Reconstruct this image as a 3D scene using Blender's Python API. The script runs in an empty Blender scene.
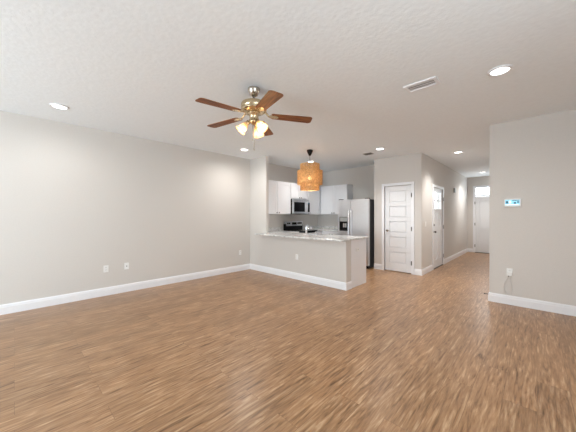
import bpy, bmesh, math, random
from mathutils import Vector, Matrix
random.seed(4)
SC = bpy.context.scene
COL = SC.collection
PI = math.pi

# ------------------------------------------------------------------ camera, world, exposure
cam_d = bpy.data.cameras.new('camera')
cam = bpy.data.objects.new('camera', cam_d)
COL.objects.link(cam)
cam.location = (0, 0, 1.325)
cam.rotation_euler = (PI / 2, 0, math.radians(43.65))
cam_d.sensor_width = 36
cam_d.lens = 261 / 576 * 36
cam_d.clip_start = 0.05
SC.camera = cam

SC.view_settings.view_transform = 'Standard'
SC.view_settings.look = 'None'
SC.view_settings.gamma = 1
SC.view_settings.use_curve_mapping = False
SC.view_settings.exposure = 0.45
SC.cycles.use_denoising = True
SC.cycles.max_bounces = 12
SC.cycles.diffuse_bounces = 8
SC.cycles.glossy_bounces = 4
SC.cycles.transmission_bounces = 8
SC.cycles.transparent_max_bounces = 12
SC.cycles.sample_clamp_indirect = 4
SC.cycles.caustics_reflective = False
SC.cycles.caustics_refractive = False

SKY = 10.0
DOWN_W = 22.0
FAN_W = 8.0
PENDANT_W = 7.0
world = bpy.data.worlds.new('daylight')
SC.world = world
world.use_nodes = True
wn = world.node_tree.nodes
wn['Background'].inputs[0].default_value = (0.84, 0.93, 1.0, 1)
wn['Background'].inputs[1].default_value = SKY


def portal(name, loc, rot, sx, sy):
    l = bpy.data.lights.new(name, 'AREA')
    l.shape = 'RECTANGLE'
    l.size, l.size_y = sx, sy
    l.cycles.is_portal = True
    o = bpy.data.objects.new(name, l)
    COL.objects.link(o)
    o.location, o.rotation_euler = loc, rot
    return o


# daylight enters through an added glazed door, an added side window and the transom
portal('daylight_portal', (-2.975, -3.29, 1.2), (PI / 2, 0, 0), 2.75, 2.3)
portal('daylight_portal', (1.39, 0.4, 1.72), (PI / 2, 0, PI / 2), 2.0, 1.25)
portal('daylight_portal', (-1.17, 11.72, 2.2), (-PI / 2, 0, 0), 0.92, 0.31)

# ------------------------------------------------------------------ materials
MATS = {}


def mat(name, col, rough=0.5, metal=0.0, **kw):
    m = bpy.data.materials.new(name)
    m.use_nodes = True
    b = m.node_tree.nodes['Principled BSDF']
    b.inputs['Base Color'].default_value = (*col, 1)
    b.inputs['Roughness'].default_value = rough
    b.inputs['Metallic'].default_value = metal
    if 'emit' in kw:
        b.inputs['Emission Color'].default_value = (*kw['emit'], 1)
        b.inputs['Emission Strength'].default_value = kw.get('power', 1)
    if 'spec' in kw:
        b.inputs['Specular IOR Level'].default_value = kw['spec']
    MATS[name] = m
    return m


def nodes(m):
    return m.node_tree.nodes, m.node_tree.links, m.node_tree.nodes['Principled BSDF']


def add_noise(m, scale, amount, bump=0.0, detail=4, dist=0.01, stretch=None):
    """small colour mottling and bump from a 3D noise"""
    N, L, b = nodes(m)
    tc = N.new('ShaderNodeTexCoord')
    mp = N.new('ShaderNodeMapping')
    if stretch:
        mp.inputs['Scale'].default_value = stretch
    nz = N.new('ShaderNodeTexNoise')
    nz.inputs['Scale'].default_value = scale
    nz.inputs['Detail'].default_value = detail
    L.new(tc.outputs['Object'], mp.inputs[0])
    L.new(mp.outputs[0], nz.inputs[0])
    if amount:
        c = b.inputs['Base Color'].default_value[:3]
        r = N.new('ShaderNodeValToRGB')
        r.color_ramp.elements[0].position = 0.3
        r.color_ramp.elements[1].position = 0.7
        r.color_ramp.elements[0].color = (*[x * (1 - amount) for x in c], 1)
        r.color_ramp.elements[1].color = (*[min(1, x * (1 + amount)) for x in c], 1)
        L.new(nz.outputs[0], r.inputs[0])
        L.new(r.outputs[0], b.inputs['Base Color'])
    if bump:
        bp = N.new('ShaderNodeBump')
        bp.inputs['Strength'].default_value = bump
        bp.inputs['Distance'].default_value = dist
        L.new(nz.outputs[0], bp.inputs['Height'])
        L.new(bp.outputs[0], b.inputs['Normal'])
    return m


WALL = add_noise(mat('wall_paint', (0.65, 0.622, 0.592), 0.75), 60, 0.015, 0.05)
CEIL = add_noise(mat('ceiling_texture', (0.85, 0.895, 0.93), 0.9), 28, 0.02, 0.25, 5, 0.01)
TRIM = add_noise(mat('trim_white', (0.83, 0.84, 0.87), 0.35), 40, 0.01)
DOORW = add_noise(mat('door_white', (0.77, 0.78, 0.80), 0.4), 30, 0.01)
CABW = add_noise(mat('cabinet_white', (0.82, 0.83, 0.86), 0.35), 30, 0.01)
PLASTIC = add_noise(mat('white_plastic', (0.85, 0.85, 0.84), 0.4), 50, 0.01)
SLOT = mat('dark_slot', (0.05, 0.05, 0.05), 0.6)
STEEL = add_noise(mat('stainless_steel', (0.83, 0.84, 0.87), 0.30, 1.0), 8, 0.06, 0.0, 4, 0.01, (1, 1, 60))
NICKEL = mat('brushed_nickel', (0.58, 0.53, 0.46), 0.25, 1.0)
DARKN = mat('dark_nickel', (0.16, 0.15, 0.14), 0.35, 0.9)
BRASS = mat('antique_brass', (0.62, 0.50, 0.33), 0.25, 1.0)
BLACK = mat('black_enamel', (0.012, 0.012, 0.013), 0.4, spec=0.15)
BLKGLASS = mat('black_glass', (0.006, 0.006, 0.007), 0.15, spec=0.12)
CHAR = mat('charcoal_side', (0.045, 0.047, 0.05), 0.5)
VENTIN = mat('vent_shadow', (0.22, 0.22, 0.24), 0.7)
VENTSL = mat('vent_slat', (0.70, 0.71, 0.75), 0.5)
CHROME = mat('chrome', (0.8, 0.8, 0.82), 0.12, 1.0)
GREYP = mat('grey_plastic', (0.33, 0.33, 0.32), 0.5)
CORD = mat('clear_cord', (0.55, 0.55, 0.54), 0.5)
LED = mat('led_lens', (0.9, 0.9, 0.88), 0.5, emit=(1, 0.96, 0.9), power=6)
BULB = mat('warm_bulb', (0.9, 0.8, 0.6), 0.4, emit=(1, 0.70, 0.36), power=3)
SCRB = mat('screen_blue', (0.1, 0.4, 0.6), 0.3, emit=(0.36, 0.64, 0.74), power=0.6)
SCRD = mat('screen_dark', (0.02, 0.1, 0.16), 0.3, emit=(0.04, 0.16, 0.24), power=0.3)
SCRW = mat('screen_white', (0.7, 0.8, 0.85), 0.3, emit=(0.8, 0.95, 1), power=0.8)


def make_floor():
    m = mat('vinyl_plank', (0.4, 0.25, 0.15), 0.33, spec=0.46)
    N, L, b = nodes(m)
    tc = N.new('ShaderNodeTexCoord')
    sw = N.new('ShaderNodeMapping')          # planks run along world Y
    sw.inputs['Rotation'].default_value = (0, 0, PI / 2)
    L.new(tc.outputs['Object'], sw.inputs[0])
    br = N.new('ShaderNodeTexBrick')
    br.offset = 0.37
    br.inputs['Scale'].default_value = 1.0
    br.inputs['Brick Width'].default_value = 1.22
    br.inputs['Row Height'].default_value = 0.18
    br.inputs['Mortar Size'].default_value = 0.0012
    br.inputs['Mortar Smooth'].default_value = 0.2
    br.inputs['Bias'].default_value = 0.0
    br.inputs['Color1'].default_value = (0, 0, 0, 1)
    br.inputs['Color2'].default_value = (1, 1, 1, 1)
    br.inputs['Mortar'].default_value = (0.5, 0.5, 0.5, 1)
    L.new(sw.outputs[0], br.inputs[0])
    # grain coordinates, shifted plank by plank
    off = N.new('ShaderNodeVectorMath'); off.operation = 'MULTIPLY_ADD'
    cmb = N.new('ShaderNodeCombineXYZ')
    L.new(br.outputs['Color'], cmb.inputs[0]); L.new(br.outputs['Color'], cmb.inputs[1]); L.new(br.outputs['Color'], cmb.inputs[2])
    L.new(cmb.outputs[0], off.inputs[0])
    off.inputs[1].default_value = (7.3, 13.1, 3.7)
    L.new(sw.outputs[0], off.inputs[2])
    mg = N.new('ShaderNodeMapping'); mg.inputs['Scale'].default_value = (1.3, 11, 1)
    L.new(off.outputs[0], mg.inputs[0])
    n1 = N.new('ShaderNodeTexNoise'); n1.inputs['Scale'].default_value = 1.7; n1.inputs['Detail'].default_value = 7
    n1.inputs['Roughness'].default_value = 0.62; n1.inputs['Distortion'].default_value = 2.2
    L.new(mg.outputs[0], n1.inputs[0])
    mg2 = N.new('ShaderNodeMapping'); mg2.inputs['Scale'].default_value = (5, 60, 1)
    L.new(off.outputs[0], mg2.inputs[0])
    n2 = N.new('ShaderNodeTexNoise'); n2.inputs['Scale'].default_value = 1.0; n2.inputs['Detail'].default_value = 3
    L.new(mg2.outputs[0], n2.inputs[0])
    r = N.new('ShaderNodeValToRGB')
    e = r.color_ramp.elements
    e[0].position = 0.28; e[0].color = FLOOR_C[0]
    e[1].position = 0.72; e[1].color = FLOOR_C[3]
    x = e.new(0.43); x.color = FLOOR_C[1]
    x = e.new(0.56); x.color = FLOOR_C[2]
    mixn = N.new('ShaderNodeMath'); mixn.operation = 'MULTIPLY_ADD'
    L.new(n2.outputs[0], mixn.inputs[0]); mixn.inputs[1].default_value = 0.6
    sub = N.new('ShaderNodeMath'); sub.operation = 'MULTIPLY_ADD'
    L.new(n1.outputs[0], sub.inputs[0]); sub.inputs[1].default_value = 0.8; sub.inputs[2].default_value = -0.2
    L.new(sub.outputs[0], mixn.inputs[2])
    L.new(mixn.outputs[0], r.inputs[0])
    # plank tone
    tone = N.new('ShaderNodeMapRange'); tone.inputs[3].default_value = 0.90; tone.inputs[4].default_value = 1.10
    L.new(br.outputs['Color'], tone.inputs[0])
    mul = N.new('ShaderNodeMix'); mul.data_type = 'RGBA'; mul.blend_type = 'MULTIPLY'; mul.inputs[0].default_value = 1
    L.new(r.outputs[0], mul.inputs[6]); L.new(tone.outputs[0], mul.inputs[7])
    seam = N.new('ShaderNodeMix'); seam.data_type = 'RGBA'
    sf = N.new('ShaderNodeMath'); sf.operation = 'MULTIPLY'; sf.inputs[1].default_value = 0.55
    L.new(br.outputs['Fac'], sf.inputs[0]); L.new(sf.outputs[0], seam.inputs[0])
    L.new(mul.outputs[2], seam.inputs[6]); seam.inputs[7].default_value = (0.10, 0.055, 0.03, 1)
    L.new(seam.outputs[2], b.inputs['Base Color'])
    mg3 = N.new('ShaderNodeMapping'); mg3.inputs['Scale'].default_value = (6, 75, 1); mg3.inputs['Location'].default_value = (3, 9, 0)
    L.new(off.outputs[0], mg3.inputs[0])
    n3 = N.new('ShaderNodeTexNoise'); n3.inputs['Scale'].default_value = 1.0; n3.inputs['Detail'].default_value = 2; n3.inputs['Distortion'].default_value = 0.6
    L.new(mg3.outputs[0], n3.inputs[0])
    st = N.new('ShaderNodeMapRange'); st.inputs[1].default_value = 0.56; st.inputs[2].default_value = 0.72
    st.inputs[3].default_value = 0.0; st.inputs[4].default_value = 0.38
    L.new(n3.outputs[0], st.inputs[0])
    dk = N.new('ShaderNodeMix'); dk.data_type = 'RGBA'
    L.new(st.outputs[0], dk.inputs[0]); L.new(seam.outputs[2], dk.inputs[6]); dk.inputs[7].default_value = (0.13, 0.07, 0.04, 1)
    L.new(dk.outputs[2], b.inputs['Base Color'])
    rr = N.new('ShaderNodeMapRange'); rr.inputs[3].default_value = 0.25; rr.inputs[4].default_value = 0.36
    L.new(n1.outputs[0], rr.inputs[0]); L.new(rr.outputs[0], b.inputs['Roughness'])
    bp = N.new('ShaderNodeBump'); bp.inputs['Strength'].default_value = 0.2; bp.inputs['Distance'].default_value = 0.0015
    L.new(mixn.outputs[0], bp.inputs['Height']); L.new(bp.outputs[0], b.inputs['Normal'])
    return m


FLOOR_C = [(0.13, 0.064, 0.028, 1), (0.285, 0.154, 0.076, 1), (0.365, 0.208, 0.108, 1), (0.54, 0.36, 0.215, 1)]
FLOOR = make_floor()


def make_granite():
    m = mat('speckled_granite', (0.7, 0.7, 0.7), 0.15)
    N, L, b = nodes(m)
    tc = N.new('ShaderNodeTexCoord')
    n = N.new('ShaderNodeTexNoise'); n.inputs['Scale'].default_value = 14; n.inputs['Detail'].default_value = 8; n.inputs['Roughness'].default_value = 0.8
    L.new(tc.outputs['Object'], n.inputs[0])
    r = N.new('ShaderNodeValToRGB')
    e = r.color_ramp.elements
    e[0].position = 0.30; e[0].color = (0.16, 0.16, 0.17, 1)
    e[1].position = 0.62; e[1].color = (0.84, 0.84, 0.83, 1)
    x = e.new(0.45); x.color = (0.58, 0.58, 0.57, 1)
    x = e.new(0.52); x.color = (0.76, 0.76, 0.76, 1)
    L.new(n.outputs[0], r.inputs[0]); L.new(r.outputs[0], b.inputs['Base Color'])
    return m


GRANITE = make_granite()


def make_wood():
    m = mat('walnut_blade', (0.2, 0.09, 0.04), 0.5, spec=0.25)
    N, L, b = nodes(m)
    tc = N.new('ShaderNodeTexCoord')
    mp = N.new('ShaderNodeMapping'); mp.inputs['Scale'].default_value = (3, 45, 10)
    n = N.new('ShaderNodeTexNoise'); n.inputs['Scale'].default_value = 1.5; n.inputs['Detail'].default_value = 5
    L.new(tc.outputs['Object'], mp.inputs[0]); L.new(mp.outputs[0], n.inputs[0])
    r = N.new('ShaderNodeValToRGB')
    r.color_ramp.elements[0].position = 0.3; r.color_ramp.elements[0].color = (0.085, 0.024, 0.007, 1)
    r.color_ramp.elements[1].position = 0.7; r.color_ramp.elements[1].color = (0.32, 0.115, 0.034, 1)
    L.new(n.outputs[0], r.inputs[0]); L.new(r.outputs[0], b.inputs['Base Color'])
    return m


WOOD = make_wood()


def translucent(name, col, tfac, gloss=0.5, emit=None, power=0, noise=0):
    m = mat(name, col, gloss)
    N, L, b = nodes(m)
    out = N['Material Output']
    t = N.new('ShaderNodeBsdfTranslucent'); t.inputs[0].default_value = (*col, 1)
    mx = N.new('ShaderNodeMixShader'); mx.inputs[0].default_value = tfac
    L.new(b.outputs[0], mx.inputs[1]); L.new(t.outputs[0], mx.inputs[2]); L.new(mx.outputs[0], out.inputs[0])
    if emit:
        b.inputs['Emission Color'].default_value = (*emit, 1); b.inputs['Emission Strength'].default_value = power
    if noise:
        tc = N.new('ShaderNodeTexCoord'); n = N.new('ShaderNodeTexNoise'); n.inputs['Scale'].default_value = 35
        n.inputs['Detail'].default_value = 4
        L.new(tc.outputs['Object'], n.inputs[0])
        r = N.new('ShaderNodeValToRGB')
        r.color_ramp.elements[0].position = 0.3; r.color_ramp.elements[1].position = 0.7
        r.color_ramp.elements[0].color = (*[x * (1 - noise) for x in col], 1)
        r.color_ramp.elements[1].color = (*[min(1, x * (1 + noise)) for x in col], 1)
        L.new(n.outputs[0], r.inputs[0]); L.new(r.outputs[0], b.inputs['Base Color']); L.new(r.outputs[0], t.inputs[0])
    return m


def clear_share(m, f):
    N, L = m.node_tree.nodes, m.node_tree.links
    out = N['Material Output']
    src = out.inputs[0].links[0].from_socket
    t = N.new('ShaderNodeBsdfTransparent'); t.inputs[0].default_value = (1, 0.95, 0.85, 1)
    mx = N.new('ShaderNodeMixShader'); mx.inputs[0].default_value = f
    L.new(src, mx.inputs[1]); L.new(t.outputs[0], mx.inputs[2]); L.new(mx.outputs[0], out.inputs[0])
    return m


SHADE = translucent('frosted_shade', (0.50, 0.38, 0.24), 0.5, 0.3, (1, 0.66, 0.32), 0.10)
clear_share(SHADE, 0.25)
RATTAN = translucent('woven_rattan', (0.87, 0.56, 0.26), 0.45, 0.6, noise=0.3)


def make_glass():
    m = bpy.data.materials.new('window_glass')
    m.use_nodes = True
    N, L = m.node_tree.nodes, m.node_tree.links
    N.clear()
    o = N.new('ShaderNodeOutputMaterial'); t = N.new('ShaderNodeBsdfTransparent'); g = N.new('ShaderNodeBsdfGlossy')
    g.inputs['Roughness'].default_value = 0.02
    t.inputs[0].default_value = (0.95, 0.97, 0.97, 1)
    mx = N.new('ShaderNodeMixShader'); mx.inputs[0].default_value = 0.06
    L.new(t.outputs[0], mx.inputs[1]); L.new(g.outputs[0], mx.inputs[2]); L.new(mx.outputs[0], o.inputs[0])
    return m


GLASS = make_glass()


# ------------------------------------------------------------------ mesh helpers
class MB:
    def __init__(self, M=None):
        self.bm = bmesh.new()
        self.M = M or Matrix.Identity(4)
        self.mi = 0

    def _face(self, vs, smooth=False):
        try:
            f = self.bm.faces.new(vs)
        except ValueError:
            return None
        f.material_index = self.mi
        f.smooth = smooth
        return f

    def v(self, *p):
        return self.bm.verts.new(self.M @ Vector(p))

    def box(self, x0, x1, y0, y1, z0, z1):
        if x0 > x1: x0, x1 = x1, x0
        if y0 > y1: y0, y1 = y1, y0
        q = [self.v(x, y, z) for z in (z0, z1) for x, y in ((x0, y0), (x1, y0), (x1, y1), (x0, y1))]
        for f in ((3, 2, 1, 0), (4, 5, 6, 7), (0, 1, 5, 4), (1, 2, 6, 5), (2, 3, 7, 6), (3, 0, 4, 7)):
            self._face([q[i] for i in f])
        return self

    def lathe(self, prof, seg=24, axis=None, origin=(0, 0, 0), smooth=True):
        """prof: list of (radius, height); axis: direction of height"""
        ax = Vector(axis or (0, 0, 1)).normalized()
        R = Vector((0, 0, 1)).rotation_difference(ax).to_matrix()
        o = Vector(origin)
        rings = []
        for r, z in prof:
            if r < 1e-6:
                rings.append([self.v(*(o + R @ Vector((0, 0, z))))])
            else:
                rings.append([self.v(*(o + R @ Vector((r * math.cos(2 * PI * i / seg), r * math.sin(2 * PI * i / seg), z)))) for i in range(seg)])
        for a, b in zip(rings, rings[1:]):
            for i in range(seg):
                j = (i + 1) % seg
                if len(a) == 1 and len(b) == 1:
                    continue
                if len(a) == 1:
                    self._face([a[0], b[i], b[j]], smooth)
                elif len(b) == 1:
                    self._face([a[i], b[0], a[j]], smooth)
                else:
                    self._face([a[i], b[i], b[j], a[j]], smooth)
        return self

    def cyl(self, p0, p1, r0, r1=None, seg=16):
        p0, p1 = Vector(p0), Vector(p1)
        r1 = r0 if r1 is None else r1
        h = (p1 - p0).length
        return self.lathe([(0, 0), (r0, 0), (r1, h), (0, h)], seg, p1 - p0, p0)

    def tube(self, pts, r, seg=8):
        pts = [Vector(p) for p in pts]
        rings = []
        up = Vector((0.13, 0.31, 0.94))
        for i, p in enumerate(pts):
            d = (pts[min(i + 1, len(pts) - 1)] - pts[max(i - 1, 0)]).normalized()
            a = d.cross(up)
            if a.length < 0.05:
                a = d.cross(Vector((1, 0, 0)))
            a.normalize()
            b = d.cross(a)
            rings.append([self.v(*(p + r * (math.cos(2 * PI * k / seg) * a + math.sin(2 * PI * k / seg) * b))) for k in range(seg)])
        for a, b in zip(rings, rings[1:]):
            for k in range(seg):
                self._face([a[k], a[(k + 1) % seg], b[(k + 1) % seg], b[k]], True)
        self._face(rings[0][::-1]); self._face(rings[-1])
        return self

    def ring_prism(self, outer, z0, z1):
        """prism over a 2D outline"""
        a = [self.v(x, y, z0) for x, y in outer]
        b = [self.v(x, y, z1) for x, y in outer]
        self._face(a[::-1]); self._face(b)
        n = len(outer)
        for i in range(n):
            self._face([a[i], a[(i + 1) % n], b[(i + 1) % n], b[i]])
        return self

    def slab_grid(self, xs, ys, inc, z0, z1):
        """slab made of the grid cells for which inc(xmid, ymid) is true"""
        cells = {(i, j) for i in range(len(xs) - 1) for j in range(len(ys) - 1) if inc((xs[i] + xs[i + 1]) / 2, (ys[j] + ys[j + 1]) / 2)}
        vt = {}

        def V(i, j, k):
            if (i, j, k) not in vt:
                vt[(i, j, k)] = self.v(xs[i], ys[j], (z0, z1)[k])
            return vt[(i, j, k)]
        for i, j in cells:
            self._face([V(i, j, 1), V(i + 1, j, 1), V(i + 1, j + 1, 1), V(i, j + 1, 1)])
            self._face([V(i, j, 0), V(i, j + 1, 0), V(i + 1, j + 1, 0), V(i + 1, j, 0)])
            for (di, dj), (p, q) in {(-1, 0): ((i, j + 1), (i, j)), (1, 0): ((i + 1, j), (i + 1, j + 1)), (0, -1): ((i, j), (i + 1, j)), (0, 1): ((i + 1, j + 1), (i, j + 1))}.items():
                if (i + di, j + dj) not in cells:
                    self._face([V(*p, 0), V(*q, 0), V(*q, 1), V(*p, 1)])
        return self

    def build(self, name, mats, parent=None, bevel=0.0, kind=None, seg=2):
        off = parent_origin(parent)
        if off.length:
            bmesh.ops.translate(self.bm, verts=self.bm.verts, vec=-off)
        bmesh.ops.recalc_face_normals(self.bm, faces=self.bm.faces)
        me = bpy.data.meshes.new(name)
        self.bm.to_mesh(me)
        self.bm.free()
        for m in (mats if isinstance(mats, (list, tuple)) else [mats]):
            me.materials.append(m)
        o = bpy.data.objects.new(name, me)
        COL.objects.link(o)
        if parent:
            o.parent = parent
        if bevel:
            md = o.modifiers.new('bevel', 'BEVEL')
            md.width = bevel; md.segments = seg; md.limit_method = 'ANGLE'; md.angle_limit = math.radians(40)
        if kind:
            o['kind'] = kind
        return o


def parent_origin(p):
    v = Vector((0, 0, 0))
    while p is not None:
        v += p.location
        p = p.parent
    return v


def thing(name, label, cat, loc, group=None):
    o = bpy.data.objects.new(name, None)
    o.empty_display_size = 0.1
    COL.objects.link(o)
    o.location = loc
    o['label'], o['category'] = label, cat
    if group:
        o['group'] = group
    return o


def tag(o, label, cat, group=None):
    o['label'], o['category'] = label, cat
    if group:
        o['group'] = group
    return o


def copy_tree(o, parent=None):
    c = o.copy()
    COL.objects.link(c)
    c.parent = parent
    for ch in list(o.children):
        copy_tree(ch, c)
    return c


def struct(name, mb, m, parent=None, bevel=0.0):
    return mb.build(name, m, parent, bevel, 'structure')


# ------------------------------------------------------------------ room shell
H = 2.74
XL, YP, YR, YPAN, YK, YH = -5.2, 4.08, 5.12, 6.25, 6.88, 11.57
XHL, XHR, XPL = -1.86, -0.537, -2.965
XR, YB = 1.3, -3.2
T = 0.12

struct('floor', MB().box(XL - T, XR + T, YB - T, YH + T, -0.1, 0), FLOOR)
struct('ceiling', MB().box(XL - T, XR + T, YB - T, YH + T, H, H + 0.1), CEIL)


def wall(name, x0, x1, y0, y1, hole=None, axis='x'):
    """hole: (a0, a1, z0, z1) along the wall's long axis"""
    b = MB()
    if not hole:
        b.box(x0, x1, y0, y1, 0, H)
    else:
        a0, a1, z0, z1 = hole
        if axis == 'x':
            b.box(x0, a0, y0, y1, 0, H); b.box(a1, x1, y0, y1, 0, H); b.box(a0, a1, y0, y1, z1, H)
            if z0 > 0: b.box(a0, a1, y0, y1, 0, z0)
        else:
            b.box(x0, x1, y0, a0, 0, H); b.box(x0, x1, a1, y1, 0, H); b.box(x0, x1, a0, a1, z1, H)
            if z0 > 0: b.box(x0, x1, a0, a1, 0, z0)
    return struct(name, b, WALL)


wall('wall_left', XL - T, XL, YB - T, YK + T)
wall('wall_back', XL, XR, YB - T, YB, (-4.35, -1.6, 0.05, 2.35))
wall('wall_side', XR, XR + T, YB - T, YR + T, (-0.6, 1.4, 1.1, 2.35), 'y')
wall('wall_right', XHR, XR, YR, YR + T)
wall('wall_hall_right', XHR, XHR + T, YR + T, YH)
wall('wall_hall_end', XHL - T, XHR + T, YH, YH + T, (-1.63, -0.71, 0.0, 2.36))
wall('wall_hall_left', XHL - T, XHL, YPAN + T, YH, (7.135, 8.055, 0.0, 2.045), 'y')
wall('wall_pantry', XPL, XHL, YPAN, YPAN + T, (-2.70, -2.07, 0.0, 2.045))
wall('wall_pantry_left', XPL, XPL + T, YPAN + T, YK)
wall('wall_kitchen', XL, XPL + T, YK, YK + T)
struct('wall_stub', MB().box(XL, -4.606, YP, YP + .08, 0, H), WALL)
struct('wall_peninsula', MB().box(-4.606, -2.46, YP, YP + 0.17, 0, 0.882), WALL)

# baseboards: board with a thinner moulded top
BH, BT = 0.135, 0.016


def baseboard(name, p0, p1, n):
    """runs from p0 to p1 on a wall whose room side points along n"""
    p0, p1, n = Vector((*p0, 0)), Vector((*p1, 0)), Vector((*n, 0))
    b = MB()
    prof = [(0, 0), (BT, 0), (BT, 0.095), (BT * 0.8, 0.102), (BT * 0.75, 0.118), (BT * 0.35, BH), (0, BH)]
    a = [b.v(*(p0 + n * d + Vector((0, 0, z)))) for d, z in prof]
    c = [b.v(*(p1 + n * d + Vector((0, 0, z)))) for d, z in prof]
    b._face(a); b._face(c[::-1])
    for i in range(len(prof)):
        j = (i + 1) % len(prof)
        b._face([a[i], c[i], c[j], a[j]])
    return struct(name, b, TRIM)


baseboard('baseboard_left', (XL, YB), (XL, YP - BT), (1, 0))
baseboard('baseboard_peninsula', (XL, YP), (-2.46, YP), (0, -1))
baseboard('baseboard_peninsula_end', (-2.46, YP - BT), (-2.46, YP + 0.17), (1, 0))
baseboard('baseboard_pantry_left', (XPL, YPAN), (-2.765, YPAN), (0, -1))
baseboard('baseboard_pantry_right', (-2.005, YPAN), (XHL, YPAN), (0, -1))
baseboard('baseboard_hall_near', (XHL, YPAN - BT), (XHL, 7.07), (1, 0))
baseboard('baseboard_hall_far', (XHL, 8.12), (XHL, YH), (1, 0))
baseboard('baseboard_hall_end', (XHL + BT, YH), (-1.695, YH), (0, -1))
baseboard('baseboard_hall_right', (XHR, YR - BT), (XHR, YH), (-1, 0))
baseboard('baseboard_right', (XHR, YR), (XR, YR), (0, -1))
wall('wall_pantry_back', XPL + T, XHL - T, YK, YK + T)
baseboard('baseboard_side', (XR, YB), (XR, YR - BT), (-1, 0))


# ------------------------------------------------------------------ doors
def frame_M(origin, u, out):
    """local x along the wall (u), local y out of the wall into the room, z up"""
    u, out = Vector((*u, 0)), Vector((*out, 0))
    return Matrix(((u.x, out.x, 0, origin[0]), (u.y, out.y, 0, origin[1]), (0, 0, 1, 0), (0, 0, 0, 1)))


def panel_door(M, w, h, panels, th=0.035, y1=-0.022, z0=0.012, stile=0.11):
    """slab with sunk moulded panels given as (x0, x1, z0, z1)"""
    b = MB(M)
    b.box(0.003, w - 0.003, y1 - th, y1 - 0.022, z0, h)
    xs = sorted({0.003, w - 0.003} | {p[0] for p in panels} | {p[1] for p in panels})
    zs = sorted({z0, h} | {p[2] for p in panels} | {p[3] for p in panels})
    for i in range(len(xs) - 1):
        for j in range(len(zs) - 1):
            xm, zm = (xs[i] + xs[i + 1]) / 2, (zs[j] + zs[j + 1]) / 2
            if not any(p[0] < xm < p[1] and p[2] < zm < p[3] for p in panels):
                b.box(xs[i], xs[i + 1], y1 - 0.022, y1, zs[j], zs[j + 1])
    for p in panels:
        g = 0.02
        b.box(p[0] + g, p[1] - g, y1 - 0.022, y1 - 0.005, p[2] + g, p[3] - g)
    return b


def casing(name, M, w, h, cw=0.062):
    b = MB(M)
    d = 0.018
    b.box(-cw, 0, 0.0005, d, 0, h + cw); b.box(w, w + cw, 0.0005, d, 0, h + cw); b.box(0, w, 0.0005, d, h, h + cw)
    b.box(-0.001, 0.0, -T, 0.0005, 0, h); b.box(w, w + 0.001, -T, 0.0005, 0, h)
    return struct(name, b, TRIM, None, 0.003)


def hinges(M, x, zs, parent):
    for z in zs:
        b = MB(M)
        b.cyl((x, 0.024, z - 0.05), (x, 0.024, z + 0.05), 0.006, seg=10)
        b.box(x - 0.011, x + 0.011, 0.0185, 0.022, z - 0.045, z + 0.045)
        o = b.build('hinge', DARKN, parent)
        o['label'] = 'dark metal hinge'


def knob(M, x, z, parent, m=NICKEL, y=-0.022, lever=None):
    b = MB(M)
    b.lathe([(0, 0), (0.03, 0), (0.03, 0.008), (0.012, 0.014), (0.012, 0.03)], 18, (0, 1, 0), (x, y, z))
    if lever:
        b.cyl((x, y + 0.045, z), (x + lever, y + 0.045, z - 0.004), 0.009, 0.007, 10)
        b.cyl((x, y + 0.03, z), (x, y + 0.053, z), 0.011, seg=12)
    else:
        b.lathe([(0.012, 0.03), (0.026, 0.04), (0.029, 0.052), (0.022, 0.064), (0, 0.068)], 18, (0, 1, 0), (x, y, z))
    o = b.build('door_knob', m, parent)
    o['label'] = 'metal door handle'
    return o


# pantry door: five horizontal panels
Mp = frame_M((-2.70, YPAN), (1, 0), (0, -1))
ph = [(0.115, 0.515, 0.21 + k * 0.362, 0.21 + k * 0.362 + 0.262) for k in range(5)]
door1 = panel_door(Mp, 0.63, 2.04, ph).build('door_1', DOORW, None, 0.003, 'structure')
knob(Mp, 0.06, 0.97, door1, NICKEL, lever=0.10)
hinges(Mp, 0.634, (0.25, 1.03, 1.80), door1)
casing('trim_1', Mp, 0.63, 2.045)

# door in the hall's left wall, with a four-pane light at the top
Ms = frame_M((XHL, 7.135), (0, 1), (1, 0))
w2 = 0.92
lite = (0.16, 0.76, 1.50, 1.93)
p2 = [(0.15, 0.43, 1.08, 1.40), (0.49, 0.77, 1.08, 1.40), (0.15, 0.43, 0.22, 0.95), (0.49, 0.77, 0.22, 0.95)]
b = MB(Ms)
xs = sorted({0.003, w2 - 0.003, lite[0], lite[1]} | {p[0] for p in p2} | {p[1] for p in p2})
zs = sorted({0.012, 2.04, lite[2], lite[3]} | {p[2] for p in p2} | {p[3] for p in p2})
for i in range(len(xs) - 1):
    for j in range(len(zs) - 1):
        xm, zm = (xs[i] + xs[i + 1]) / 2, (zs[j] + zs[j + 1]) / 2
        if lite[0] < xm < lite[1] and lite[2] < zm < lite[3]:
            continue
        sunk = any(p[0] < xm < p[1] and p[2] < zm < p[3] for p in p2)
        b.box(xs[i], xs[i + 1], -0.06, -0.022 if sunk else -0.008, zs[j], zs[j + 1])
for p in p2:
    b.box(p[0] + .03, p[1] - .03, -0.022, -0.012, p[2] + .03, p[3] - .03)
door2 = b.build('door_2', DOORW, None, 0.003, 'structure')
b = MB(Ms)
lx0, lx1, lz0, lz1 = lite
fw = 0.03
b.box(lx0 - fw, lx0 + .012, -0.008, 0.004, lz0 - fw, lz1 + fw); b.box(lx1 - .012, lx1 + fw, -0.008, 0.004, lz0 - fw, lz1 + fw)
b.box(lx0 + .012, lx1 - .012, -0.008, 0.004, lz0 - fw, lz0 + .012); b.box(lx0 + .012, lx1 - .012, -0.008, 0.004, lz1 - .012, lz1 + fw)
xm, zm = (lx0 + lx1) / 2, (lz0 + lz1) / 2
b.box(xm - .014, xm + .014, -0.04, 0.002, lz0, lz1); b.box(lx0, lx1, -0.04, 0.002, zm - .014, zm + .014)
b.build('window_frame', DOORW, door2)
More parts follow.
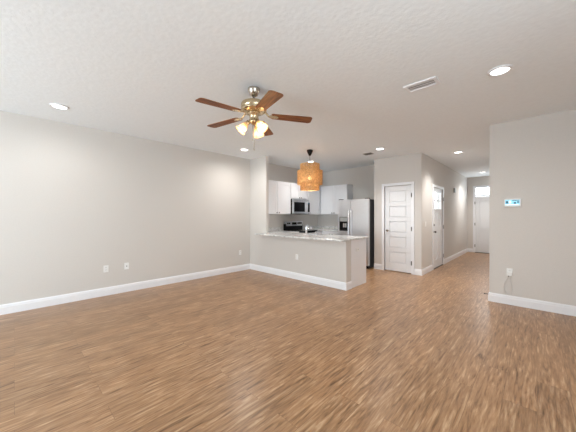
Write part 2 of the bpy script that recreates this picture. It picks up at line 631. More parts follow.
for sx in (0, 1):
    for sz in (0, 1):
        x0, x1 = (lx0, xm - .014) if sx == 0 else (xm + .014, lx1)
        z0, z1 = (lz0, zm - .014) if sz == 0 else (zm + .014, lz1)
        MB(Ms).box(x0, x1, -0.045, -0.041, z0, z1).build('pane', GLASS, door2)
knob(Ms, 0.07, 0.93, door2, DARKN, -0.008)
b = MB(Ms)
b.lathe([(0, 0), (0.03, 0), (0.028, 0.02), (0.01, 0.022), (0.01, 0.035), (0, 0.036)], 18, (0, 1, 0), (0.07, -0.008, 1.10))
o = b.build('deadbolt', DARKN, door2); o['label'] = 'dark metal deadbolt'
hinges(Ms, 0.924, (0.25, 1.03, 1.78), door2)
casing('trim_2', Ms, w2, 2.045)
o = MB(Ms).box(0.003, w2 - .003, -.11, .02, 0.0005, .011).build('threshold', CHAR, door2)

# front door at the end of the hall under a transom window
Mf = frame_M((-1.63, YH), (1, 0), (0, -1))
pf = [(0.13, 0.79, 0.24, 0.78), (0.13, 0.79, 0.92, 1.88)]
door3 = panel_door(Mf, 0.92, 2.03, pf).build('door_3', DOORW, None, 0.003, 'structure')
hinges(Mf, -0.002, (0.25, 1.03, 1.80), door3)
knob(Mf, 0.85, 0.95, door3, DARKN)
MB(Mf).box(0.003, .917, -.11, .03, 0.0005, .011).build('threshold', CHAR, door3)
b = MB(Mf)
b.box(-.062, 0, .0005, .018, 0, 2.42); b.box(.92, .982, .0005, .018, 0, 2.42); b.box(0, .92, .0005, .018, 2.36, 2.42)
b.box(0, .92, -.1, .004, 2.035, 2.075)
struct('trim_3', b, TRIM, None, 0.003)
b = MB(Mf)
b.box(0.0, 0.02, -.09, -.03, 2.075, 2.36); b.box(.90, .92, -.09, -.03, 2.075, 2.36)
b.box(.02, .90, -.09, -.03, 2.075, 2.095); b.box(.02, .90, -.09, -.03, 2.34, 2.36)
win2 = struct('window_2', b, DOORW)
MB(Mf).box(.02, .90, -.065, -.060, 2.095, 2.34).build('pane', GLASS, win2)

# unseen glazed sliding door, added behind the camera to let daylight in
b = MB()
x0, x1, z0, z1, f = -4.35, -1.6, 0.05, 2.35, 0.06
y0, y1 = YB - 0.09, YB - 0.02
b.box(x0, x1, y0, y1, z0, z0 + f); b.box(x0, x1, y0, y1, z1 - f, z1)
for xx in (x0, -3.43 - f / 2, -2.52 - f / 2, x1 - f):
    b.box(xx, xx + f, y0, y1, z0 + f, z1 - f)
added_win1 = struct('added_window_1', b, TRIM)
for xa, xb in ((x0 + f, -3.43 - f / 2), (-3.43 + f / 2, -2.52 - f / 2), (-2.52 + f / 2, x1 - f)):
    MB().box(xa, xb, YB - .06, YB - .055, z0 + f, z1 - f).build('pane', GLASS, added_win1)


# unseen side wall window, also added to brighten the room
b = MB()
for ya, yb in ((-.6, -.54), (.37, .43), (1.34, 1.4)):
    b.box(XR + .03, XR + .09, ya, yb, 1.16, 2.29)
b.box(XR + .03, XR + .09, -.6, 1.4, 1.1, 1.16); b.box(XR + .03, XR + .09, -.6, 1.4, 2.29, 2.35)
added_win3 = struct('added_window_3', b, TRIM)
for ya, yb in ((-.54, .37), (.43, 1.34)):
    MB().box(XR + .055, XR + .06, ya, yb, 1.16, 2.29).build('pane', GLASS, added_win3)


# ------------------------------------------------------------------ kitchen cabinets
def shaker_door(M, x0, x1, z0, z1, y, parent, knob_at=None, name='door'):
    s, t = 0.057, 0.019
    b = MB(M)
    b.box(x0 + s, x1 - s, y + 0.001, y + t - 0.009, z0 + s, z1 - s)
    b.box(x0, x0 + s, y + 0.001, y + t, z0, z1); b.box(x1 - s, x1, y + 0.001, y + t, z0, z1)
    b.box(x0 + s, x1 - s, y + 0.001, y + t, z0, z0 + s); b.box(x0 + s, x1 - s, y + 0.001, y + t, z1 - s, z1)
    d = b.build(name, CABW, parent)
    if knob_at:
        k = MB(M)
        k.lathe([(0, 0), (0.006, 0), (0.006, 0.012), (0.015, 0.018), (0.016, 0.026), (0, 0.03)], 14, (0, 1, 0), (knob_at[0], y + t, knob_at[1]))
        o = k.build('knob', DARKN, d)
        o['label'] = 'small dark cabinet knob'
    return d


def cabinet(name, label, M, w, depth, z0, z1, doors, toe=False, body0=0.0):
    """body from the wall out to depth; doors: list of (x0, x1, knob x or None, knob z)"""
    loc = M @ Vector((w / 2, depth / 2, z0))
    t = thing(name, label, 'cabinet', loc)
    b = MB(M)
    if toe:
        b.box(0, w, 0.002, depth - 0.06, z0, z0 + 0.1)
        b.box(0, w, 0.002, depth, z0 + 0.1, z1)
    else:
        b.box(0, w, 0.002, depth, z0, z1)
    b.build('body', CABW, t)
    zb = z0 + (0.115 if toe else 0.012)
    for d in doors:
        shaker_door(M, d[0], d[1], zb, z1 - 0.03 if not toe else z1 - 0.02, depth, t, (d[2], d[3]) if d[2] is not None else None)
    return t


ZU0, ZU1 = 1.372, 2.238
UD = 0.30
# left wall: local x = +Y, out = +X
M = frame_M((XL, 4.163), (0, 1), (1, 0))
cabinet('upper_cabinet', 'white two-door upper cabinet on left kitchen wall between stub wall and microwave', M, 1.065, UD, ZU0, ZU1,
        [(0.03, 0.560, 0.525, 1.415), (0.571, 1.059, 0.607, 1.415)])
M = frame_M((XL, 5.230), (0, 1), (1, 0))
cabinet('upper_cabinet', 'short white two-door cabinet directly above the microwave', M, 0.76, UD, 1.80, ZU1,
        [(0.007, 0.375, 0.345, 1.84), (0.386, 0.753, 0.415, 1.84)])
M = frame_M((XL, 5.992), (0, 1), (1, 0))
cabinet('upper_cabinet', 'white corner upper cabinet to the right of the microwave, half behind pendant lamp', M, YK - 5.994, UD, ZU0, ZU1,
        [(0.008, 0.55, 0.05, 1.415)])
M = frame_M((-4.878, YK), (1, 0), (0, -1))
cabinet('upper_cabinet', 'white two-door upper cabinet on back kitchen wall left of the refrigerator', M, 0.948, UD, ZU0, ZU1,
        [(0.03, 0.480, 0.445, 1.415), (0.488, 0.94, 0.525, 1.415)])

# base cabinets
ZC0, ZC1 = 0.884, 0.914
M = frame_M((XL, 4.865), (0, 1), (1, 0))
cabinet('base_cabinet', 'narrow white base cabinet left of the range under the granite', M, 0.36, 0.60, 0, ZC0 - 0.002, [(0.01, 0.35, 0.31, 0.8)], True)
M = frame_M((XL, 5.995), (0, 1), (1, 0))
cabinet('base_cabinet', 'white corner base cabinet right of the range under the granite', M, YK - 5.997, 0.60, 0, ZC0 - 0.002, [(0.01, 0.27, 0.05, 0.8)], True)
M = frame_M((-4.597, YK), (1, 0), (0, -1))
cabinet('base_cabinet', 'white base cabinet beside the refrigerator on the back wall', M, 0.667, 0.60, 0, ZC0 - 0.002, [(0.02, 0.33, 0.29, 0.8), (0.335, 0.655, 0.375, 0.8)], True)
# peninsula cabinets (doors face the kitchen)
M = frame_M((-2.46, YP + 0.172), (-1, 0), (0, 1))
pc = thing('peninsula_cabinet', 'white peninsula base cabinet with plain end panel behind the beige half wall', 'cabinet', (-3.4, 4.55, 0))
b = MB(M); b.box(0.02, 2.12, 0.001, 0.51, 0.1, 0.16); b.box(0.02, 2.12, 0.001, 0.45, 0, 0.1)
b.box(0.02, 0.06, 0.001, 0.56, 0.16, ZC0 - .002); b.box(2.08, 2.12, 0.001, 0.56, 0.16, ZC0 - .002)
b.box(0.06, 2.08, 0.001, 0.02, 0.16, ZC0 - .002); b.box(0.06, 2.08, 0.54, 0.56, 0.16, ZC0 - .002)
b.build('body', CABW, pc)
b = MB(M); b.box(0.0, 0.019, 0.001, 0.582, 0, ZC0 - .002); b.build('end_panel', CABW, pc)
for k in range(4):
    shaker_door(M, 0.07 + k * 0.50, 0.56 + k * 0.50, 0.13, ZC0 - 0.02, 0.56, pc, (0.52 + k * 0.5 if k % 2 == 0 else 0.11 + k * .5, 0.80))

# granite tops
SINK = (-3.86, -3.26, 4.50, 4.78)
xs = [XL + 0.001, -4.78, -4.604, -4.57, SINK[0], SINK[1], -2.425]
ys = [3.87, YP - 0.002, YP + 0.082, SINK[2], SINK[3], 4.862, 5.225]


def inc(x, y):
    if SINK[0] < x < SINK[1] and SINK[2] < y < SINK[3]: return False
    if y > 4.862: return x < -4.57
    if y < YP: return x > -4.78
    if y < YP + .08: return x > -4.604
    return True


ct = MB().slab_grid(xs, ys, inc, ZC0, ZC1).build('countertop', GRANITE, None, 0.004)
tag(ct, 'speckled grey and white granite countertop of the peninsula over the half wall', 'countertop')
MB().box(XL + .001, XL + .02, 4.17, 5.225, ZC1 + .0005, ZC1 + 0.10).build('backsplash', GRANITE, ct)
xs = [XL + 0.001, -4.57, -3.925]
ys = [5.995, 6.25, YK - 0.001]
ct2 = MB().slab_grid(xs, ys, lambda x, y: x < -4.57 or y > 6.25, ZC0, ZC1).build('countertop', GRANITE, None, 0.004)
tag(ct2, 'granite countertop in the far kitchen corner between range and refrigerator', 'countertop')
b = MB()
b.box(XL + .001, XL + .02, 5.995, YK - .001, ZC1 + .0005, ZC1 + 0.10); b.box(XL + .02, -3.925, YK - .02, YK - .001, ZC1 + .0005, ZC1 + 0.10)
b.build('backsplash', GRANITE, ct2)

# sink and faucet
sx0, sx1, sy0, sy1 = SINK
b = MB()
b.box(sx0 + .004, sx1 - .004, sy0 + .004, sy1 - .004, 0.70, 0.706)
b.box(sx0 + .004, sx0 + .01, sy0 + .004, sy1 - .004, 0.706, 0.908); b.box(sx1 - .01, sx1 - .004, sy0 + .004, sy1 - .004, 0.706, 0.908)
b.box(sx0 + .01, sx1 - .01, sy0 + .004, sy0 + .01, 0.706, 0.908); b.box(sx0 + .01, sx1 - .01, sy1 - .01, sy1 - .004, 0.706, 0.908)
sk = b.build('sink', STEEL)
tag(sk, 'stainless steel sink set into the peninsula granite', 'sink')
b = MB(); b.lathe([(0, 0), (0.04, 0), (0.036, 0.004), (0.02, 0.002), (0, 0.002)], 18, None, ((sx0 + sx1) / 2, (sy0 + sy1) / 2, .7065))
b.build('drain', CHROME, sk)
fp = (-3.68, 4.44)
fc = thing('faucet', 'upright chrome kitchen faucet standing on the peninsula granite', 'faucet', (*fp, ZC1))
b = MB(); b.lathe([(0, 0.001), (0.034, 0.001), (0.032, 0.014), (0.024, 0.02), (0.022, 0.15), (0.024, 0.18), (0.015, 0.205), (0, 0.21)], 18, None, (*fp, ZC1))
b.build('body', CHROME, fc)
b = MB(); b.tube([(fp[0], fp[1] + .01, ZC1 + .12), (fp[0], fp[1] + .06, ZC1 + .16), (fp[0] - .0, fp[1] + .13, ZC1 + .17), (fp[0], fp[1] + .18, ZC1 + .15), (fp[0], fp[1] + .19, ZC1 + .12)], 0.012, 10)
b.build('spout', CHROME, fc)
b = MB(); b.cyl((fp[0], fp[1], ZC1 + .195), (fp[0] + .08, fp[1] - .01, ZC1 + .215), 0.007, 0.005, 8); b.build('handle', CHROME, fc)
sp = (-3.41, 4.44)
b = MB(); b.lathe([(0, 0.001), (0.026, 0.001), (0.024, 0.012), (0.015, 0.016), (0.014, 0.05), (0.018, 0.058), (0.018, 0.08), (0, 0.086)], 16, None, (*sp, ZC1))
tag(b.build('side_sprayer', CHROME), 'short chrome side sprayer right of the faucet on the peninsula', 'sprayer')

# ------------------------------------------------------------------ appliances
# microwave
my0, my1, mz0, mz1 = 5.233, 5.987, 1.378, 1.796
mw = thing('microwave', 'stainless over-the-range microwave with black window under short cabinet', 'microwave', (-5.0, 5.61, mz0))
MB().box(XL + .002, -4.84, my0, my1, mz0, mz1).build('body', BLACK, mw)
M = frame_M((-4.84, my0), (0, 1), (1, 0))
W = my1 - my0
b = MB(M)
b.box(0.002, W - 0.002, 0.001, 0.03, mz1 - 0.055, mz1 - 0.002)
o = b.build('vent_panel', STEEL, mw)
for k in range(14):
    MB(M).box(0.06 + k * 0.046, 0.094 + k * 0.046, 0.0301, 0.0315, mz1 - 0.035, mz1 - 0.027).build('slot', SLOT, o)
b = MB(M)
b.box(0.002, 0.555, 0.001, 0.034, mz0 + 0.012, mz1 - 0.058)
d = b.build('door', STEEL, mw, 0.004)
MB(M).box(0.05, 0.50, 0.0341, 0.037, mz0 + 0.065, mz1 - 0.085).build('window', BLKGLASS, d)
b = MB(M); b.tube([(0.585, 0.03, mz0 + .05), (0.585, 0.065, mz0 + .065), (0.585, 0.068, (mz0 + mz1) / 2), (0.585, 0.065, mz1 - .10), (0.585, 0.03, mz1 - .085)], 0.013, 8)
b.build('handle', STEEL, d)
b = MB(M)
b.box(0.558, W - 0.002, 0.001, 0.03, mz0 + 0.012, mz1 - 0.058)
cp = b.build('control_panel', STEEL, mw, 0.003)
MB(M).box(0.625, W - 0.028, 0.0301, 0.0325, mz0 + 0.06, mz1 - 0.085).build('keypad', BLKGLASS, cp)
MB(M).box(0.642, W - 0.045, 0.0326, 0.0335, mz1 - .125, mz1 - .10).build('display', SCRD, cp)

# range
ry0, ry1 = 5.235, 5.985
rg = thing('range', 'black and stainless electric range against the left kitchen wall below microwave', 'range', (-4.87, 5.61, 0))
MB().box(XL + .03, -4.56, ry0, ry1, 0.03, 0.90).build('body', BLACK, rg)
MB().box(XL + .03, -4.535, ry0, ry1, 0.9005, 0.921).build('cooktop', BLKGLASS, rg, 0.004)
M = frame_M((-4.56, ry0), (0, 1), (1, 0))
W = ry1 - ry0
d = MB(M).box(0.004, W - .004, .001, .035, 0.26, 0.86).build('oven_door', STEEL, rg, 0.004)
MB(M).box(0.1, W - .1, .0351, .037, 0.36, 0.72).build('window', BLKGLASS, d)
b = MB(M); b.tube([(0.08, .035, .80), (0.08, .075, .80), (W - .08, .075, .80), (W - .08, .035, .80)], 0.012, 8); b.build('handle', STEEL, d)
MB(M).box(0.004, W - .004, .001, .032, 0.06, 0.25).build('drawer', STEEL, rg, 0.004)
for (bx, by, br) in ((0.19, -0.18, .10), (0.56, -0.18, .08), (0.19, -0.45, .08), (0.56, -0.45, .10)):
    b = MB(M); b.lathe([(br, 0.9212), (br, 0.9216), (br - .006, .9216), (br - .006, .9212)], 28, None, (bx, by, 0)); b.build('burner_ring', GREYP, rg)
Mb = frame_M((XL + .03, ry0), (0, 1), (1, 0))
b = MB(Mb)
b.ring_prism([(0, 0), (W, 0), (W, .07), (0, .07)], 0.9215, 1.10)
b.build('backguard', BLACK, rg, 0.004)
b = MB(Mb)
b.box(0.03, W - .02, .0705, .076, 1.04, 1.165); b.box(0, W, 0, .07, 1.1005, 1.17)
pn = b.build('control_panel', STEEL, rg, 0.003)
MB(Mb).box(0.27, 0.47, .0762, .078, 1.075, 1.145).build('display', BLKGLASS, pn)
MB(Mb).box(0.50, 0.70, .0762, .078, 1.095, 1.14).build('keypad', BLKGLASS, pn)
for kx in (0.09, 0.16):
    b = MB(Mb); b.lathe([(0, 0), (0.023, 0), (0.021, 0.02), (0, 0.021)], 14, (0, 1, 0), (kx, .0762, 1.115)); b.build('knob', BLACK, pn)

# refrigerator
fx0, fx1, fz1 = -3.905, -3.02, 1.755
YF = 6.05
fr = thing('refrigerator', 'stainless side-by-side refrigerator with ice dispenser beside the pantry wall', 'refrigerator', (-3.46, 6.45, 0))
MB().box(fx0 + .005, fx1 - .005, YF + .075, 6.85, 0.02, fz1 - .01).build('body', CHAR, fr, 0.004)
MB().box(fx0 + .02, fx1 - .02, YF + .03, YF + .074, 0.01, 0.075).build('grille', BLACK, fr)
gap = -3.52
M = frame_M((0, YF + .07), (1, 0), (0, -1))


def fridge_door(name, x0, x1, hole=None):
    b = MB(M)
    z0, z1 = 0.085, fz1
    if hole:
        hx0, hx1, hz0, hz1 = hole
        b.slab_grid([x0, hx0, hx1, x1], [0.0, 0.07], lambda x, y: True, z0, hz0)
        b.slab_grid([x0, hx0, hx1, x1], [0.0, 0.07], lambda x, y: True, hz1, z1)
        b.box(x0, hx0, 0, .07, hz0, hz1); b.box(hx1, x1, 0, .07, hz0, hz1); b.box(hx0, hx1, 0, 0.012, hz0, hz1)
        bmesh.ops.remove_doubles(b.bm, verts=b.bm.verts, dist=1e-5)
    else:
        b.box(x0, x1, 0, .07, z0, z1)
    return b.build(name, STEEL, fr)


hole = (-3.85, -3.60, 0.93, 1.30)
fd = fridge_door('freezer_door', fx0, gap - .004, hole)
dd = fridge_door('refrigerator_door', gap + .004, fx1)
b = MB(M); b.box(hole[0], hole[1], 0.013, 0.02, hole[2], hole[3]); 
b.box(hole[0], hole[0] + .012, .02, .074, hole[2], hole[3]); b.box(hole[1] - .012, hole[1], .02, .074, hole[2], hole[3])
b.box(hole[0] + .012, hole[1] - .012, .02, .074, hole[3] - .012, hole[3]); b.box(hole[0] + .012, hole[1] - .012, .02, .08, hole[2], hole[2] + .02)
dp = b.build('dispenser', BLACK, fd)
dp['label'] = 'black ice and water dispenser recess'
MB(M).box(hole[0] + .013, hole[1] - .013, .021, .072, hole[3] - .12, hole[3] - .0125).build('control_panel', GREYP, dp)
MB(M).box(hole[0] + .085, hole[0] + .125, .022, .035, hole[2] + .09, hole[2] + .2).build('paddle', STEEL, dp)
MB(M).box(hole[0] + .15, hole[0] + .185, .022, .035, hole[2] + .09, hole[2] + .2).build('paddle', STEEL, dp)
for x, par in ((gap - .04, fd), (gap + .04, dd)):
    b = MB(M)
    b.tube([(x, 0.07, 0.66), (x, 0.115, 0.68), (x, 0.118, 1.05), (x, 0.115, 1.45), (x, 0.07, 1.47)], 0.013, 8)
    b.build('handle', STEEL, par)
for x in (fx0 + .06, fx1 - .06):
    MB(M).box(x - .045, x + .045, -.06, .05, fz1 + .0005, fz1 + .02).build('hinge_cover', CHAR, fr, 0.004)

# ------------------------------------------------------------------ recessed lights
def downlight(x, y, label, first=[None], r=0.098, watts=None, spread=172):
    if first[0] is None:
        t = thing('recessed_light', label, 'ceiling light', (x, y, H), 'round recessed ceiling lights')
        b = MB()
        b.lathe([(r * 0.74, -0.004), (r * 0.78, -0.016), (r * 0.97, -0.011), (r, -0.0005), (r * 0.74, -0.0005), (r * 0.74, -0.004)], 32, None, (x, y, H))
        b.build('trim_ring', TRIM, t)
        b = MB(); b.lathe([(0, -0.006), (r * 0.735, -0.006), (r * 0.735, -0.002), (0, -0.002)], 32, None, (x, y, H)); b.build('lens', LED, t)
        first[0] = t
    else:
        t = copy_tree(first[0]); t.location = (x, y, H); t['label'] = label
    l = bpy.data.lights.new('downlight_lamp', 'SPOT')
    l.energy = DOWN_W * 4 if watts is None else watts * 4
    l.spot_size = math.radians(spread); l.spot_blend = 1.0
    l.color = (1, 0.97, 0.93); l.shadow_soft_size = 0.06
    o = bpy.data.objects.new('downlight_lamp', l); COL.objects.link(o); o.location = (x, y, H - 0.03)
    return t


downlight(-4.45, 0.40, 'recessed ceiling light nearest the left edge of the photo', watts=5)
downlight(-4.49, 3.37, 'recessed ceiling light near the left wall, just below the ceiling fan', watts=11)
downlight(-0.26, 3.25, 'large-looking recessed ceiling light right of the big air vent', watts=14)
downlight(-4.25, 5.31, 'recessed kitchen ceiling light seen just above the rattan pendant', watts=14, spread=150)
downlight(-2.38, 5.29, 'recessed ceiling light beside the small vent before the pantry wall', watts=25, spread=125)
downlight(-1.26, 6.77, 'recessed ceiling light at the near end of the hallway', watts=26, spread=125)
downlight(-1.26, 10.40, 'recessed ceiling light at the far end of the hallway by the front door', watts=22, spread=140)


# ------------------------------------------------------------------ ceiling vents
def vent(x0, x1, y0, y1, label, frame_m, slat_m, n, fr=0.032):
    t = thing('air_vent', label, 'vent', ((x0 + x1) / 2, (y0 + y1) / 2, H), 'ceiling air vents')
    b = MB()
    z0, z1 = H - 0.012, H - 0.0005
    b.box(x0, x1, y0, y0 + fr, z0, z1); b.box(x0, x1, y1 - fr, y1, z0, z1)
    b.box(x0, x0 + fr, y0 + fr, y1 - fr, z0, z1); b.box(x1 - fr, x1, y0 + fr, y1 - fr, z0, z1)
    b.build('frame', frame_m, t, 0.003)
    MB().box(x0 + fr, x1 - fr, y0 + fr, y1 - fr, H - 0.003, H - 0.0006).build('duct_shade', VENTIN, t)  # flat grey sheet coloured as the shade behind the louvers
    b = MB()
    for k in range(n):
        y = y0 + fr + (k + .5) * (y1 - y0 - 2 * fr) / n
        w = (y1 - y0 - 2 * fr) / n * 0.46
        q = [b.v(x0 + fr, y - w, H - .010), b.v(x1 - fr, y - w, H - .010), b.v(x1 - fr, y + w, H - .004), b.v(x0 + fr, y + w, H - .004)]
        p = [b.v(x0 + fr, y - w, H - .0085), b.v(x1 - fr, y - w, H - .0085), b.v(x1 - fr, y + w, H - .0032), b.v(x0 + fr, y + w, H - .0032)]
        b._face(q[::-1]); b._face(p)
        for i in range(4):
            j = (i + 1) % 4
            b._face([q[i], q[j], p[j], p[i]])
    b.build('louver', slat_m, t)
    return t


vent(-1.06, -0.74, 2.935, 3.125, 'large white rectangular air vent in the living room ceiling', TRIM, VENTSL, 3)
vent(-2.87, -2.67, 5.47, 5.62, 'small dark air vent in the ceiling before the pantry wall', GREYP, CHAR, 4, 0.015)


# ------------------------------------------------------------------ wall plates
def plate(M, z, name, label, cat, kind, group=None, horiz=False):
    w, h = (0.114, 0.07) if horiz else (0.07, 0.114)
    t = thing(name, label, cat, M @ Vector((0, 0, z)), group)
    MB(M).box(-w / 2, w / 2, 0.0005, 0.007, z - h / 2, z + h / 2).build('cover_plate', PLASTIC, t, 0.002)
    if kind == 'duplex':
        for s in (-1, 1):
            cx_, cz = (s * 0.02, z) if horiz else (0, z + s * 0.02)
            o = MB(M).box(cx_ - .016, cx_ + .016, 0.0071, 0.009, cz - .014, cz + .014).build('receptacle', PLASTIC, t, 0.002)
            for q in (-1, 1):
                MB(M).box(cx_ + q * .007 - .0015, cx_ + q * .007 + .0015, 0.0091, 0.0096, cz - .004, cz + .007).build('slot', SLOT, o)
    elif kind == 'coax':
        b = MB(M); b.lathe([(0, 0), (0.010, 0), (0.010, 0.004), (0.006, 0.004), (0.005, 0.012), (0, 0.012)], 12, (0, 1, 0), (0, 0.0071, z)); b.build('jack', GREYP, t)
    elif kind == 'switch':
        MB(M).box(-.016, .016, 0.0071, 0.010, z - .033, z + .033).build('rocker', PLASTIC, t, 0.002)
    return t


ML = lambda y: frame_M((XL, y), (0, 1), (1, 0))
plate(ML(1.054), 0.445, 'outlet', 'white duplex outlet low on the left wall, nearer the camera', 'outlet', 'duplex', 'wall outlets')
plate(ML(1.355), 0.450, 'coax_plate', 'white cable jack plate beside the outlet on the left wall', 'wall plate', 'coax')
plate(ML(3.768), 0.442, 'outlet', 'white duplex outlet on the left wall close to the room corner', 'outlet', 'duplex', 'wall outlets')
plate(frame_M((-3.632, YP), (1, 0), (0, -1)), 0.47, 'outlet', 'white duplex outlet on the front of the peninsula half wall', 'outlet', 'duplex', 'wall outlets')
plate(frame_M((-2.459, 4.478), (0, 1), (1, 0)), 0.69, 'outlet', 'white outlet on the white end panel of the peninsula', 'outlet', 'duplex', 'wall outlets', True)
plate(frame_M((XHL, 6.543), (0, 1), (1, 0)), 1.14, 'light_switch', 'white light switch between pantry corner and side door', 'switch', 'switch')

MR = lambda x: frame_M((x, YR), (1, 0), (0, -1))
plate(MR(-0.296), 0.485, 'outlet', 'white duplex outlet low on the right wall behind the plug adapter', 'outlet', 'duplex', 'wall outlets')
M = MR(-0.296)
pa = thing('power_adapter', 'white plug adapter with thin cord in the right wall outlet', 'adapter', M @ Vector((0.0, 0.02, 0.45)))
MB(M).box(-.026, .030, 0.0098, 0.045, 0.436, 0.49).build('body', PLASTIC, pa, 0.004)
b = MB(M)
b.tube([(-.012, .03, .4355), (-.012, .03, .42), (-.02, .028, .39), (-.05, .022, .34), (-.065, .02, .27), (-.055, .02, .20), (-.02, .02, .155), (.02, .02, .16), (.035, .02, .22), (.02, .024, .32), (.0, .028, .40)], 0.0028, 6)
b.build('cord', CORD, pa)
b = MB(M); b.cyl((-.012, .03, .4355), (-.012, .03, .418), 0.006, 0.004, 8); b.build('strain_relief', CHAR, pa)

# control panel with a lit screen on the right wall
M = MR(-0.263)
tp = thing('control_panel', 'white wall control panel with glowing blue screen on the right wall', 'control panel', M @ Vector((0, 0, 1.52)))
MB(M).box(-.095, .095, 0.0005, 0.028, 1.462, 1.578).build('housing', PLASTIC, tp, 0.004)
scr = MB(M).box(-.084, .080, .0281, .0287, 1.486, 1.566).build('screen', SCRB, tp)
for q in ((-.002, .075, 1.552, 1.562), (-.075, -.045, 1.512, 1.546), (.015, .04, 1.506, 1.53), (.052, .074, 1.52, 1.54)):
    MB(M).box(q[0], q[1], .0288, .0292, q[2], q[3]).build('dark_icon', SCRD, scr)
for q in ((-.04, -.015, 1.515, 1.55), (-.08, .07, 1.489, 1.499)):
    MB(M).box(q[0], q[1], .0288, .0292, q[2], q[3]).build('light_icon', SCRW, scr)

# door chime high on the hall's left wall
M = frame_M((XHL, 9.33), (0, 1), (1, 0))
dc = thing('door_chime', 'small grey door chime box high on the hall wall past the side door', 'door chime', M @ Vector((0, 0, 2.1)))
MB(M).box(-.07, .07, .0005, .012, 2.03, 2.19).build('back_plate', PLASTIC, dc, 0.003)
MB(M).box(-.06, .06, .0125, .05, 2.04, 2.18).build('cover', GREYP, dc, 0.004)

# spring door stop on the hall baseboard by the right wall's corner
M = frame_M((XHR - BT, 5.20), (0, 1), (-1, 0))
ds = thing('door_stop', 'dark metal door stop sticking out of the baseboard at the right wall corner', 'door stop', M @ Vector((0, 0, .085)))
b = MB(M); b.lathe([(0, .0005), (.012, .0005), (.012, .006), (.006, .008), (.005, .05), (.0, .05)], 12, (0, 1, 0), (0, 0, .085)); b.build('rod', DARKN, ds)
b = MB(M); b.lathe([(0, .0505), (.008, .0505), (.008, .062), (0, .064)], 12, (0, 1, 0), (0, 0, .085)); b.build('rubber_tip', CHAR, ds)

# ------------------------------------------------------------------ ceiling fan
FX, FY = -2.28, 1.84
fan = thing('ceiling_fan', 'five-blade walnut ceiling fan with brass motor and three glowing glass shades', 'ceiling fan', (FX, FY, H))
P = (FX, FY, 0)
b = MB(); b.lathe([(0, H - .0005), (.066, H - .0005), (.068, H - .012), (.062, H - .03), (.042, H - .075), (.022, H - .088), (0, H - .088)], 32, None, P); b.build('canopy', NICKEL, fan)
b = MB(); b.lathe([(.013, H - .086), (.013, 2.59)], 14, None, P); b.lathe([(.013, 2.613), (.03, 2.608), (.034, 2.588), (.0, 2.588)], 18, None, P); b.build('downrod', DARKN, fan)
b = MB()
b.lathe([(0, 2.588), (.06, 2.588), (.12, 2.583), (.136, 2.575), (.142, 2.562), (.142, 2.520), (.137, 2.515), (.142, 2.51), (.14, 2.495), (.118, 2.478), (.09, 2.468), (0, 2.468)], 40, None, P)
b.build('motor_housing', BRASS, fan)
b = MB()
b.lathe([(0, 2.468), (.075, 2.467), (.075, 2.455), (.05, 2.445), (.048, 2.385), (.054, 2.378), (.054, 2.362), (.03, 2.35), (.012, 2.335), (0, 2.332)], 28, None, P)
b.build('switch_housing', BRASS, fan)

ZB = 2.452
PITCH = math.radians(-6)
first = None
for k in range(5):
    ang = math.radians(267.44 - 72 * k)
    if first is None:
        Rp = Matrix.Rotation(PITCH, 4, 'X')
        b = MB(Rp)
        pts = []
        r0, r1, w0, w1 = 0.195, 0.655, 0.058, 0.073

        def corner(cx_, cy_, rad, a0, a1, n=6):
            return [(cx_ + rad * math.cos(a0 + (a1 - a0) * i / n), cy_ + rad * math.sin(a0 + (a1 - a0) * i / n)) for i in range(n + 1)]
        pts += corner(r1 - .03, w1 - .03, .03, PI / 2, 0)[::-1] if False else []
        pts += corner(r0 + .022, -w0 + .022, .022, PI, 1.5 * PI)
        pts += corner(r1 - .035, -w1 + .035, .035, -PI / 2, 0)
        pts += corner(r1 - .035, w1 - .035, .035, 0, PI / 2)
        pts += corner(r0 + .022, w0 - .022, .022, PI / 2, PI)
        b.ring_prism(pts, -.003, .003)
        blade = b.build('blade', WOOD, None)
        b = MB(Rp)
        b.ring_prism([(.185, -.032), (.24, -.036), (.275, -.012), (.275, .012), (.24, .036), (.185, .032), (.165, .012), (.165, -.012)], -.0075, -.0032)
        b.M = Matrix.Identity(4)
        b.tube([(.105, 0, .036), (.135, 0, .030), (.155, 0, .006), (.175, 0, -.006)], .011, 8)
        for sx, sy in ((.215, .018), (.215, -.018), (.252, 0)):
            b.M = Rp
            b.lathe([(0, -.0105), (.005, -.0095), (.006, -.0075)], 8, None, (sx, sy, 0))
        iron = b.build('blade_iron', BRASS, None)
        iron.parent = blade
        iron['label'] = 'brass blade bracket'
        first = blade
        t = blade
    else:
        t = copy_tree(first)
    t.parent = fan
    t.location = (0, 0, ZB - H)
    t.rotation_euler = (0, math.radians(2.6), ang)

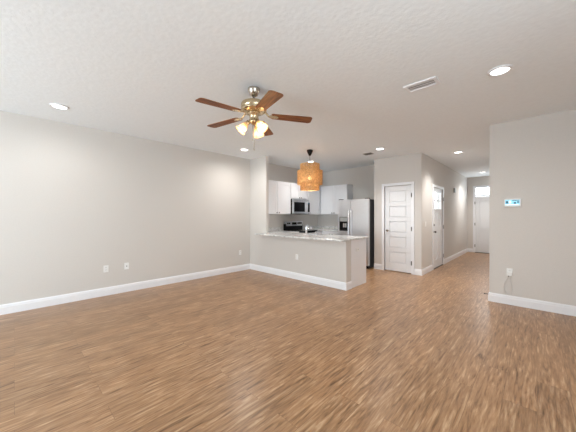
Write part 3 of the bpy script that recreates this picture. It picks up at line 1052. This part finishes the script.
SH_ANG = (238, 358, 118)
SS = 0.88
for a in SH_ANG:
    a = math.radians(a)
    dx, dy = math.cos(a), math.sin(a)
    ax = Vector((dx * 0.66, dy * 0.66, -0.75)).normalized()
    o0 = Vector((FX + dx * .060, FY + dy * .060, 2.366))
    b = MB(); b.tube([(FX + dx * .035, FY + dy * .035, 2.378), (FX + dx * .050, FY + dy * .050, 2.388), tuple(o0 + ax * -.006)], .009, 8)
    b.lathe([(0, -.008), (.022, -.006), (.025, .02), (.023, .034), (0, .034)], 16, ax, o0)
    arm = b.build('lamp_arm', BRASS, fan)
    b = MB()
    prof = [(r * SS, .022 + (z - .022) * SS) for r, z in [(.026, .022), (.034, .04), (.042, .065), (.048, .095), (.056, .125), (.070, .150), (.073, .152), (.071, .156)]]
    inner = [(r - .003, z) for r, z in prof[:-1]][::-1]
    b.lathe(prof + inner, 28, ax, o0)
    sh = b.build('lamp_shade', SHADE, fan)
    sh['label'] = 'frosted bell glass shade lit from inside'
    b = MB()
    b.lathe([(.012, .0345), (.013, .048), (.022, .066), (.024, .078), (.02, .09), (0, .098)], 14, ax, o0)
    b.build('bulb', BULB, sh)
    l = bpy.data.lights.new('fan_bulb_lamp', 'POINT')
    l.energy = FAN_W; l.color = (1, 0.76, 0.47); l.shadow_soft_size = 0.03
    lo = bpy.data.objects.new('fan_bulb_lamp', l); COL.objects.link(lo)
    lo.location = o0 + ax * 0.10
for (dx, dy, z1) in ((.030, -.022, 2.045), (-.032, .01, 2.17)):
    b = MB()
    b.tube([(FX + dx, FY + dy, 2.365), (FX + dx, FY + dy, z1 + .02)], .0032, 6)
    b.lathe([(0, 0), (.005, .002), (.006, .014), (.003, .024), (0, .026)], 10, None, (FX + dx, FY + dy, z1))
    b.build('pull_chain', NICKEL, fan)

# ------------------------------------------------------------------ pendant lamp
PX, PY = -3.53, 4.38
pd = thing('pendant_lamp', 'three-tier woven rattan pendant lamp hanging over the peninsula', 'pendant lamp', (PX, PY, H))
P = (PX, PY, 0)
b = MB(); b.lathe([(0, H - .0005), (.064, H - .0005), (.066, H - .02), (.055, H - .05), (.026, H - .11), (.010, H - .125), (0, H - .125)], 28, None, P); b.build('canopy', BLACK, pd)
b = MB(); b.tube([(PX, PY, H - .12), (PX, PY, 2.45), (PX, PY, 2.245)], .004, 8); b.build('cord', BLACK, pd)
b = MB(); b.lathe([(0, 2.255), (.018, 2.253), (.020, 2.205), (.019, 2.19), (0, 2.189)], 14, None, P); b.build('socket', BLACK, pd)
b = MB(); b.lathe([(.013, 2.1885), (.016, 2.18), (.032, 2.155), (.036, 2.135), (.030, 2.113), (.012, 2.101), (0, 2.10)], 18, None, P); b.build('bulb', BULB, pd)
l = bpy.data.lights.new('pendant_bulb_lamp', 'POINT')
l.energy = PENDANT_W; l.color = (1, 0.82, 0.6); l.shadow_soft_size = 0.03
lo = bpy.data.objects.new('pendant_bulb_lamp', l); COL.objects.link(lo); lo.location = (PX, PY, 2.065)


def rattan_tier(r, z0, z1, n):
    b = MB()
    for layer, (dr, ph) in enumerate(((0, 0),)):
        for k in range(n):
            a = 2 * PI * (k + ph) / n + random.uniform(-.006, .006)
            w = 2 * PI * r / n * random.uniform(.34, .43)
            rr = r + dr + random.uniform(-.0015, .0015)
            lean = random.uniform(-.004, .004)
            t = Vector((-math.sin(a), math.cos(a), 0)); nrm = Vector((math.cos(a), math.sin(a), 0))
            c0 = Vector((PX, PY, z0 + random.uniform(-.004, .004))) + nrm * rr; c1 = Vector((PX, PY, z1 + random.uniform(-.004, .004))) + nrm * rr + t * lean
            q = [b.v(*(c0 - t * w)), b.v(*(c0 + t * w)), b.v(*(c1 + t * w)), b.v(*(c1 - t * w))]
            p = [b.v(*(x.co - nrm * .003)) for x in q]
            b._face(q); b._face(p[::-1])
            for i in range(4):
                j = (i + 1) % 4
                b._face([q[i], p[i], p[j], q[j]])
    nb = max(2, round((z1 - z0) / .03))
    for k in range(nb + 1):
        z = z0 + (z1 - z0) * k / nb
        hw = .006 if k in (0, nb) else .0022
        b.lathe([(r + .0025, z - hw), (r + .0045, z), (r + .0025, z + hw), (r - .012, z + hw), (r - .014, z), (r - .012, z - hw), (r + .0025, z - hw)], 48, None, P)
    return b.build('rattan_tier', RATTAN, pd)


rattan_tier(.207, 2.272, 2.432, 60)
rattan_tier(.270, 2.005, 2.285, 78)
rattan_tier(.203, 1.885, 2.02, 60)
# frame wires that carry the tiers
for k in range(3):
    b = MB()
    a = 2 * PI * k / 3 + .4
    ca, sa = math.cos(a), math.sin(a)
    b.tube([(PX + r_ * ca, PY + r_ * sa, z_) for r_, z_ in ((.015, 2.245), (.190, 2.278), (.252, 2.275), (.252, 2.015), (.188, 2.01))], .003, 6)
    b.build('wire_strut', RATTAN, pd)
